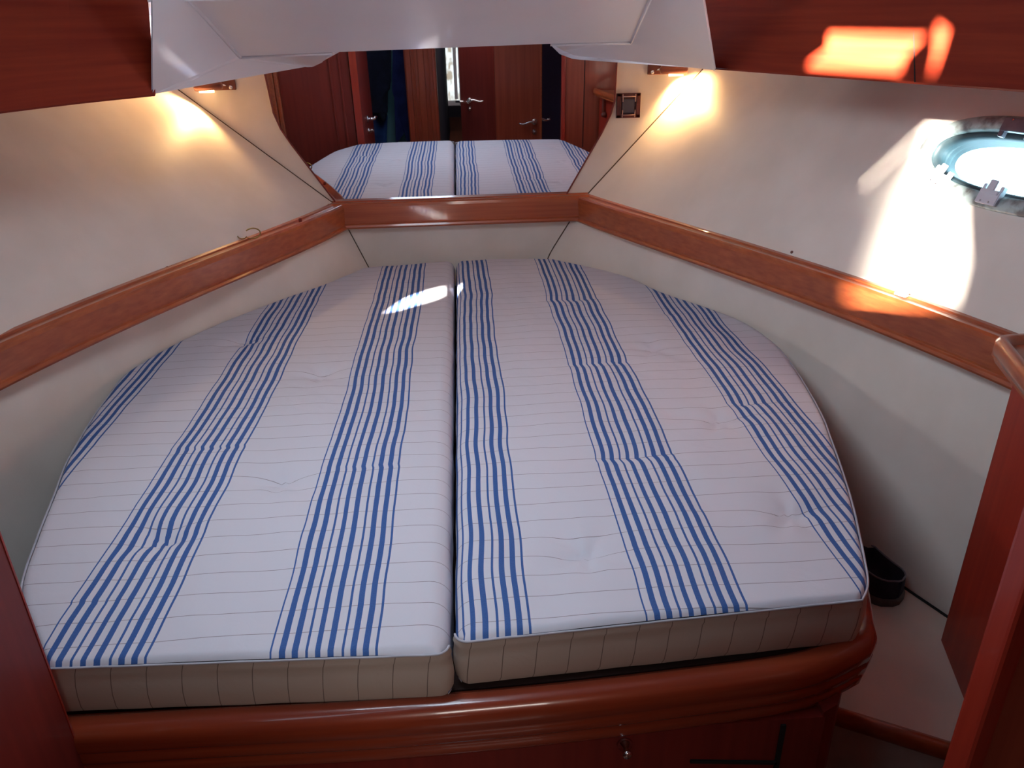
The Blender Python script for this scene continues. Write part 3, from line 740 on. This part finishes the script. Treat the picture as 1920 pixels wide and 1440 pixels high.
# ------------------------------------------------------------------ reading lamps on the head bulkhead
def lamp(x0, x1, z, side, label, tgt, hot):
    c = Vector(((x0 + x1) / 2, 3.0, z)); t = thing('reading_lamp', label, 'lamp', c, 'reading lamps on the head bulkhead')
    wd = abs(x1 - x0)
    bm = BM(); box(bm, c + Vector((0, -.004, .008)), (wd, .010, .040), bev=.004); link('mounting_plate', bm, BRONZE, t)
    bm = BM(); xo = c.x + side * wd * .10
    tube(bm, [(xo - side * wd * .30, 2.972, z + .006), (xo - side * wd * .28, 2.970, z + .006), (xo + side * wd * .36, 2.970, z + .003), (xo + side * wd * .40, 2.970, z + .003)], [.008, .014, .015, .013], 20)
    link('shade', bm, BRONZE, t, True)
    bm = BM(); xk = c.x - side * wd * .38
    tube(bm, [(xk, 2.992, z - .002), (xk, 2.984, z - .002), (xk, 2.980, z - .002)], [.007, .007, .004], 16); tube(bm, [(xk + side * .012, 2.984, z + .004), (xk + side * .026, 2.972, z + .008)], .003, 8)
    o = link('switch', bm, CHROME, t, True); o['label'] = 'small chrome switch knob'
    bm = BM(); xb = xo + side * wd * .41
    tube(bm, [(xo - side * .01, 2.970, z - .0125), (xo + side * wd * .3, 2.970, z - .0125)], .0045, 10); o = link('bulb', bm, BULB, t, True)
    l = bpy.data.lights.new('lamp_light', 'SPOT'); l.energy = LAMP * hot; l.color = (1, .60, .24); l.shadow_soft_size = .010; l.spot_size = math.radians(150); l.spot_blend = .6
    lo = bpy.data.objects.new('lamp_light', l); COL.objects.link(lo); lo.location = (xo + side * wd * .22, 2.955, z - .022)
    lo.rotation_euler = (Vector(tgt) - lo.location).to_track_quat('-Z', 'Y').to_euler()
BULB = mat('warm_bulb', (1, .8, .5), .4, emit=(1, .72, .35), es=6)
lamp(.677, .815, 1.405, 1, 'bronze reading lamp on the right of the mirror, lit, throwing a hot glow', (.92, 2.98, 1.15), 1.6)
lamp(-.79, -.925, 1.392, -1, 'bronze reading lamp on the left of the mirror, half hidden by the headlining', (-1.0, 2.72, 1.22), .8)

# folded holder right of the mirror
fh = thing('folding_holder', 'small square dark brown folding holder on the panel right of the mirror', 'holder', (.612, 3.0, 1.29))
cx_, cz_ = .612, 1.290
bm = BM(); box(bm, (cx_, 2.9985, cz_), (.088, .004, .086), bev=.001)
for dx, dz, sx, sz in ((0, .037, .088, .012), (0, -.037, .088, .012), (-.036, 0, .016, .086), (.036, 0, .016, .086)): box(bm, (cx_ + dx, 2.993, cz_ + dz), (sx, .010, sz), bev=.002)
link('frame', bm, mat('dark_brown_frame', (.085, .022, .022), .3), fh)
bm = BM(); box(bm, (cx_, 2.9945, cz_ - .002), (.046, .005, .05), bev=.002); link('pad', bm, mat('slate_pad', (.05, .045, .075), .6), fh)
for sz in (-1, 1):
    bm = BM(); z = cz_ + sz * .032
    tube(bm, [(cx_ - .023, 2.985, z + sz * .008), (cx_ - .023, 2.984, z - sz * .018)], .0022, 8); tube(bm, [(cx_ + .023, 2.985, z + sz * .008), (cx_ + .023, 2.984, z - sz * .018)], .0022, 8)
    tube(bm, [(cx_ - .023, 2.984, z), (cx_ + .023, 2.984, z)], .0022, 8); o = link('wire_arm', bm, mat('dull_metal', (.38, .25, .25), .35, .7), fh, True)

# ------------------------------------------------------------------ small things on the rails and lining
def on_rail(px, py, side, z=RZ1): p = at_z(px, py, z); return p
p = on_rail(468, 449, -1); hk = thing('brass_hook', 'curled brass wire hook on the left rail', 'hook', p)
bm = BM()
p = p + Vector((0, .0, .006)); c = p + Vector((.012, .0, .014)); pts = []
for k in range(26): a = -2.4 + k / 25 * 4.8; pts.append(c + Vector((.022 * math.cos(a), .010 * math.cos(a), .016 * math.sin(a) - .001)))
tube(bm, pts, .0022, 6); link('ring', bm, BRASS, hk, True)
bm = BM(); pts = []
for k in range(14): a = PI + k / 13 * PI * .9; pts.append(p + Vector((-.020 + .014 * math.cos(a), -.004, .008 + .010 * math.sin(a))))
tube(bm, pts, .0018, 6); link('claw', bm, BRASS, hk, True)
p = on_rail(563, 414, -1, RZ1); bm = BM(); tube(bm, [p + Vector((0, 0, -.006)), p + Vector((0, 0, .006)), p + Vector((0, 0, .009))], [.006, .006, .004], 12)
tag(link('wooden_peg', bm, W_D, None, True), 'tiny round red-brown peg on the left rail near the mirror corner', 'peg')
def wall_ray(px, py, side):
    r = ray(px, py)
    for i in range(3000):
        q = CAM + r * (.8 + i * .002)
        if q.z < 1.47 and q.x * side >= wall_pt(side, q.y, q.z).x * side: return q
for px, py, side, lab in ((314, 502, -1, 'small screw in the left hull lining just above the rail'), (1485, 473, 1, 'small dark screw in the right hull lining above the rail')):
    p = wall_ray(px, py, side); bm = BM(); nrm = Vector((-side * .8, -.4, .3)).normalized()
    tube(bm, [p - nrm * .002, p + nrm * .002, p + nrm * .003], [.0045, .0045, .0025], 12); tag(link('screw', bm, BRONZE, None, True), lab, 'screw')
p = at_z(1690, 552, RZ1 + .004); bm = BM(); box(bm, p, (.012, .030, .006), rz=.45, bev=.001); box(bm, p + Vector((.004, 0, .004)), (.005, .026, .006), rz=.45, bev=.001)
tag(link('plastic_clip', bm, LATCHM), 'small white plastic clip on top of the right rail', 'clip')

# ------------------------------------------------------------------ shoe
heel = Vector((.985, 1.405, .3)); toe_dir = Vector((-.30, .95, 0)).normalized()
sh_ = thing('shoe', 'dark navy slip-on shoe with a grey sole standing on the low side shelf', 'shoe', heel)
SM = noise_mix(mat('navy_suede', (.012, .012, .025), .9), (.010, .010, .02), (.02, .018, .035), 40)
SOLE = noise_mix(mat('grey_sole', (.10, .09, .085), .8), (.09, .08, .075), (.13, .115, .11), 30)
TRIMM = mat('grey_binding', (.16, .14, .17), .7)
side_v = Vector((toe_dir.y, -toe_dir.x, 0))
secs = []
for k in range(25):
    u = k / 24; l = .27 * u
    hw = .046 * math.sqrt(max(0, 1 - ((.16 - u) / .16) ** 2)) if u < .16 else (.046 + .003 * math.sin((u - .16) / .55 * PI / 2) if u < .71 else .049 * math.sqrt(max(0.0, 1 - ((u - .71) / .29) ** 2)))
    hgt = .072 - .004 * math.sin(u * PI * 2) if u < .45 else .072 - (u - .45) * .075 if u < .9 else .035
    secs.append((l, max(hw, .006), hgt))
bm = BM(); R = []
for l, hw, hgt in secs:
    c = heel + toe_dir * l; R.append([bm.verts.new(c + side_v * (x * (hw + .004)) + Vector((0, 0, z))) for x, z in ((-1, .0), (-1.02, .010), (-1, .020), (1, .020), (1.02, .010), (1, 0))])
for i in range(24):
    for j in range(6): bm.faces.new((R[i][j], R[i][(j + 1) % 6], R[i + 1][(j + 1) % 6], R[i + 1][j]))
bm.faces.new(R[0]); bm.faces.new(R[-1]); link('sole', bm, SOLE, sh_, True)
bm = BM(); R = []
for i, (l, hw, hgt) in enumerate(secs):
    u = i / 24; c = heel + toe_dir * (l + .003); row = []
    if u < .5: angs = [(-1, .018), (-1.03, .032), (-.98, .046), (-.90, hgt - .002), (-.84, hgt), (-.80, hgt - .004), (-.84, .03), (0, .022), (.84, .03), (.80, hgt - .004), (.84, hgt), (.90, hgt - .002), (.98, .046), (1.03, .032), (1, .018)]
    else: angs = [(-1, .018), (-1.03, .028), (-.96, hgt * .65), (-.80, hgt * .88), (-.6, hgt * .97), (-.4, hgt), (-.2, hgt + .003), (0, hgt + .004), (.2, hgt + .003), (.4, hgt), (.6, hgt * .97), (.80, hgt * .88), (.96, hgt * .65), (1.03, .028), (1, .018)]
    R.append([bm.verts.new(c + side_v * (x * hw) + Vector((0, 0, z))) for x, z in angs])
for i in range(24):
    for j in range(14): bm.faces.new((R[i][j], R[i][j + 1], R[i + 1][j + 1], R[i + 1][j]))
bm.faces.new([v for v in R[0]][::-1]); link('upper', bm, SM, sh_, True)
bm = BM(); col_ = []
for i in range(12, -1, -1): l, hw, hgt = secs[i]; col_.append(heel + toe_dir * (l + .003) - side_v * (hw * .87) + Vector((0, 0, hgt + .001)))
for i in range(0, 13): l, hw, hgt = secs[i]; col_.append(heel + toe_dir * (l + .003) + side_v * (hw * .87) + Vector((0, 0, hgt + .001)))
tube(bm, col_, .0022, 6); o = link('collar', bm, TRIMM, sh_, True); o['label'] = 'grey bound edge of the shoe opening'
bm = BM(); pts = [heel + toe_dir * (secs[i][0] + .003) - side_v * (secs[i][1] * 1.035) + Vector((0, 0, .045)) for i in range(4, 10)]
tube(bm, pts, .0010, 5); link('stitching', bm, TRIMM, sh_)

# ------------------------------------------------------------------ doorway, doors and rooms behind the camera (seen in the mirror, jambs at the frame edges)
def lever(parent, p, dx, dy, z, length, wav=True, proj=(0, 0)):
    """p (x,y) on the door face, (dx,dy) outward normal, lever runs along 'proj'"""
    n = Vector((dx, dy, 0)); t_ = Vector((proj[0], proj[1], 0)); P0 = Vector((p[0], p[1], z)); bm = BM()
    tube(bm, [P0, P0 + n * .006, P0 + n * .008], [.022, .022, .018], 16); tube(bm, [P0, P0 + n * .05], .009, 12)
    pts = [P0 + n * .048 + t_ * (length * k / 8) + Vector((0, 0, (.008 * math.sin(k / 8 * PI * 2)) if wav else 0)) for k in range(9)]
    tube(bm, pts, [.010, .009, .009, .008, .008, .008, .008, .007, .006], 10); link('handle', bm, CHROME, parent, True)
    bm = BM(); q = P0 + Vector((0, 0, -.075)); tube(bm, [q, q + n * .006, q + n * .010, q + n * .03], [.020, .020, .010, .010], 16); box(bm, q + n * .032 , (.018 if dy else .012, .018 if dx else .012, .016), bev=.003)
    link('lock_knob', bm, CHROME, parent, True)
def door(name, label, c, s, rz=0, m_=W_M):
    e = bpy.data.objects.new(name, None); COL.objects.link(e); e.location = (c[0], c[1], 0); struct(e, label)
    bm = BM(); box(bm, c, s, rz, bev=.003); link('leaf', bm, m_, e); return e
# left: open door leaf edge on, reaching forward to the mattress corner
d1 = door('door_1', 'open cherry cabin door at the left edge, seen edge-on in the mirror', (-.638, .555, .97), (.042, .62, 1.86), 0, W_D)
bm = BM(); box(bm, (-.638, .8655, .97), (.044, .004, 1.86), bev=.001); link('lipping', bm, W_Z, d1)
lever(d1, (-.659, .60), -1, 0, .845, .10, True, (0, -1)); lever(d1, (-.617, .60), 1, 0, .845, .10, True, (0, -1))
# left bulkhead beside it
def bulk(name, pts, y, z0, z1, m_, th=.03, label=None):
    bm = BM(); prism(bm, [(pts[0], y), (pts[1], y), (pts[1], y - th), (pts[0], y - th)], z0, z1); return struct(link(name, bm, m_), label)
bulk('wall_back', (-.668, -1.12), .84, 0, 1.96, W_D, .03, 'dark cherry bulkhead left of the doorway')
bm = BM()
for px in (627, 645): x = mir(px, 200, .845).x; box(bm, (x, .843, .98), (.012, .012, 1.9), bev=.004)
struct(link('trim_5', bm, W_D), 'upright mouldings on the dark bulkhead')
bm = BM(); box(bm, (-1.17, .85, .98), (.09, .04, 1.92), bev=.012); box(bm, (-1.11, .852, .98), (.025, .03, 1.92), bev=.008); struct(link('trim_6', bm, W_Y), 'bright cherry corner post at the hull')
# right bulkhead (its edge is the post at the right of the frame)
bulk('wall_back.001', (.646, 1.40), .728, 0, 1.96, W_M, .03, 'cherry bulkhead right of the doorway')
bm = BM(); box(bm, (.655, .716, .98), (.026, .044, 1.95), bev=.008); struct(link('trim_7', bm, W_Z), 'rounded cherry door post at the right edge')
bm = BM(); x = mir(1095, 180, .73).x; box(bm, (x, .729, 1.3), (.005, .003, 1.3)); struct(link('trim_8', bm, BLACK), 'joint in the cherry bulkhead')

# head compartment with a hanging towel and clothing cut-outs
def rect(name, x0, x1, y, z0, z1, m_, th=.03, label=None):
    bm = BM(); prism(bm, [(x0, y), (x1, y), (x1, y - th), (x0, y - th)], z0, z1); return struct(link(name, bm, m_), label)
yT = -.75
rect('wall_back.002', mir(640, 200, yT).x, mir(790, 200, yT).x, yT, 0, 1.96, TEAL, .03, 'teal back wall of the compartment behind')
xa, xb = mir(764, 200, -.12).x, mir(822, 200, -.12).x
bm = BM(); box(bm, ((xa + xb) / 2, -.14, .98), (xb - xa, .04, 1.95), bev=.004)
for f, w_, dp in ((.12, .05, .03), (.30, .014, .02), (.52, .06, .02), (.76, .014, .02), (.93, .03, .03)):
    box(bm, (xa + (xb - xa) * f, -.12 + dp / 2 - .005, .98), (w_ * .8, dp, 1.95), bev=.006)
struct(link('trim_9', bm, W_M), 'wide moulded cherry post between the doorways')
# side wall of the compartment
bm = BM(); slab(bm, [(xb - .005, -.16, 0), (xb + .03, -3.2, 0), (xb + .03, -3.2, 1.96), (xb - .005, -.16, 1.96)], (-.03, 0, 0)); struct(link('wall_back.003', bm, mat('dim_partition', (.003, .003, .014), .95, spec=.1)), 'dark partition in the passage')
bm = BM(); slab(bm, [(-1.3, .80, 0), (-1.3, yT, 0), (-1.3, yT, 1.96), (-1.3, .80, 1.96)], (-.03, 0, 0)); struct(link('wall_back.004', bm, TEAL), 'side wall of the compartment')
def cloth(name, label, cat, pix, y, m_, th=.05, group=None):
    """cloth cut-out: outline taken in the mirror, folded front with depth"""
    pts = [mir(a, b, y) for a, b in pix]; xs = [p.x for p in pts]; zs = [p.z for p in pts]
    poly2 = [(p.x, p.z) for p in pts]
    b2 = curve_plate([poly2], lambda x, z: Vector((x, y, z)))
    bmesh.ops.subdivide_edges(b2, edges=b2.edges, cuts=3, use_grid_fill=True)
    bmesh.ops.triangulate(b2, faces=b2.faces)
    bmesh.ops.solidify(b2, geom=b2.faces[:], thickness=th)
    for v in b2.verts: v.co.y += .012 * math.sin(v.co.x * 70) * (1.2 if v.co.z < 1.1 else .6)
    o = link(name, b2, m_, None, True); tag(o, label, cat, group); return o
cloth('dark_garment', 'black jacket shape in the compartment, seen in the mirror beside the door edge', 'garment', [(668, 60), (668, 110), (675, 129), (680, 202), (687, 208), (706, 211), (721, 226), (727, 210), (727, 172), (731, 166), (734, 150), (734, 60)], -.42, BLKC)  # with the trousers, flat cut-out for an indistinct dark shape
cloth('blue_trousers', 'blue trousers below the black jacket, seen in the mirror', 'trousers', [(699, 205), (690, 222), (678, 232), (676, 330), (724, 330), (727, 216), (720, 205)], -.52, DENIM)
cloth('hanging_towel', 'navy towel hanging with a pointed lower end, seen in the mirror beside the post', 'towel', [(737, 60), (736, 166), (740, 182), (742, 240), (743, 268), (752, 257), (759, 246), (764, 266), (772, 320), (785, 320), (785, 60)], -.42, NAVY)

# second door leaf: cherry, lever towards the bed
yD = -.15
x0, x1 = mir(929, 200, yD).x, mir(1014, 200, yD).x
d2 = door('door_2', 'cherry door standing open behind the bed, seen in the mirror with a chrome lever', ((x0 + x1) / 2, yD - .02, .98), (x1 - x0, .04, 1.9))
pL = mir(1002, 228, yD); lever(d2, (pL.x, yD), 0, 1, pL.z, .12, True, (-1, 0)); lever(d2, (pL.x + .01, yD - .04), 0, -1, pL.z, .12, True, (1, 0))
bm = BM(); box(bm, (x1 + .002, yD - .02, .98), (.012, .044, 1.9), bev=.002); link('lipping', bm, W_Y, d2)
# passage door further aft, dark cherry
yP = -1.7
x0, x1 = mir(864, 200, yP).x, mir(945, 200, yP).x
d3 = door('door_3', 'dark door at the far end of the passage, seen in the mirror', ((x0 + x1) / 2, yP - .02, .98), (x1 - x0, .04, 1.9), 0, W_D)
pL = mir(880, 188, yP); lever(d3, (pL.x + .0, yP), 0, 1, pL.z, .13, True, (1, 0)); 
bm = BM(); p = Vector((pL.x - .01, yP + .05, pL.z - .01)); tube(bm, [p, p + Vector((-.06, .03, .012)), p + Vector((-.12, .03, .014))], [.009, .010, .009], 10); link('handle', bm, CHROME, d3, True)
# navy side face between door 2 and right bulkhead
rect('wall_back.005', mir(1008, 200, -.9).x, mir(1060, 200, -.9).x, -.9, 0, 1.96, mat('dark_navy_wall', (.012, .010, .045), .7), .03, 'dark blue wall beyond the cherry door')
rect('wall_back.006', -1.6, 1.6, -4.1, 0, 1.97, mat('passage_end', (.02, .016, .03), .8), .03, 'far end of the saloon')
# saloon window with bright outdoors
yW = -3.0
a = mir(826, 190, yW); b = mir(860, 88, yW); zt = max(a.z, b.z); zb = min(a.z, b.z); xl, xr = a.x, b.x
wd_ = bpy.data.objects.new('window_2', None); COL.objects.link(wd_); wd_.location = (a.x, yW, zb); struct(wd_, 'tall narrow saloon window with daylight, seen in the mirror')
bm = BM(); box(bm, ((xl + xr) / 2, yW, zb - .02), (xr - xl + .06, .04, .05), bev=.004); box(bm, (xl - .04, yW, (zb + zt) / 2), (.07, .04, zt - zb + .1)); box(bm, (xr - .008, yW, (zb + zt) / 2), (.012, .04, zt - zb + .1)); box(bm, (xr - .05, yW, (zb + zt) / 2 + .02), (.035, .03, zt - zb + .0))
link('frame', bm, LATCHM, wd_)
OUT = mat('outdoor_daylight', (.8, .9, .9), .8, emit=(.82, .95, .95), es=1.0)
bt = OUT.node_tree.nodes['Principled BSDF']; tc = N(OUT, 'ShaderNodeTexCoord'); nz = N(OUT, 'ShaderNodeTexNoise'); nz.inputs['Scale'].default_value = 9
mp = N(OUT, 'ShaderNodeMapping'); mp.inputs['Scale'].default_value = (2.5, 1, 1); L(OUT, tc.outputs['Object'], mp.inputs[0]); L(OUT, mp.outputs[0], nz.inputs['Vector'])
cr = N(OUT, 'ShaderNodeValToRGB'); cr.color_ramp.elements[0].position = .38; cr.color_ramp.elements[0].color = (.35, .28, .18, 1); cr.color_ramp.elements[1].position = .5; cr.color_ramp.elements[1].color = (.85, .95, .92, 1)
L(OUT, nz.outputs['Fac'], cr.inputs[0]); L(OUT, cr.outputs[0], bt.inputs['Emission Color'])
bm = BM(); prism(bm, [(xl - .02, yW - .03), (xr + .02, yW - .03), (xr + .02, yW - .04), (xl - .02, yW - .04)], zb - .02, zt + .05); link('view', bm, OUT, wd_)
# outer sides of the aft rooms
bm = BM(); slab(bm, [(1.45, .74, 0), (1.45, -4.2, 0), (1.45, -4.2, 1.97), (1.45, .74, 1.97)], (.03, 0, 0)); struct(link('wall_back.007', bm, W_D), 'outer side of the aft cabin')
bm = BM(); slab(bm, [(-1.52, .9, 0), (-1.52, -4.2, 0), (-1.52, -4.2, 1.97), (-1.52, .9, 1.97)], (-.03, 0, 0)); struct(link('wall_back.008', bm, W_D), 'outer side of the aft rooms')
bm = BM(); slab(bm, [(1.47, .6, 1.45), (1.47, Y1 + .03, 1.45), (1.47, Y1 + .03, 2.0), (1.47, .6, 2.0)], (.03, 0, 0)); slab(bm, [(-1.54, .2, 1.45), (-1.54, Y1 + .03, 1.45), (-1.54, Y1 + .03, 2.0), (-1.54, .2, 2.0)], (-.03, 0, 0)); struct(link('wall_back.009', bm, CEIL), 'cabin sides above the lockers')
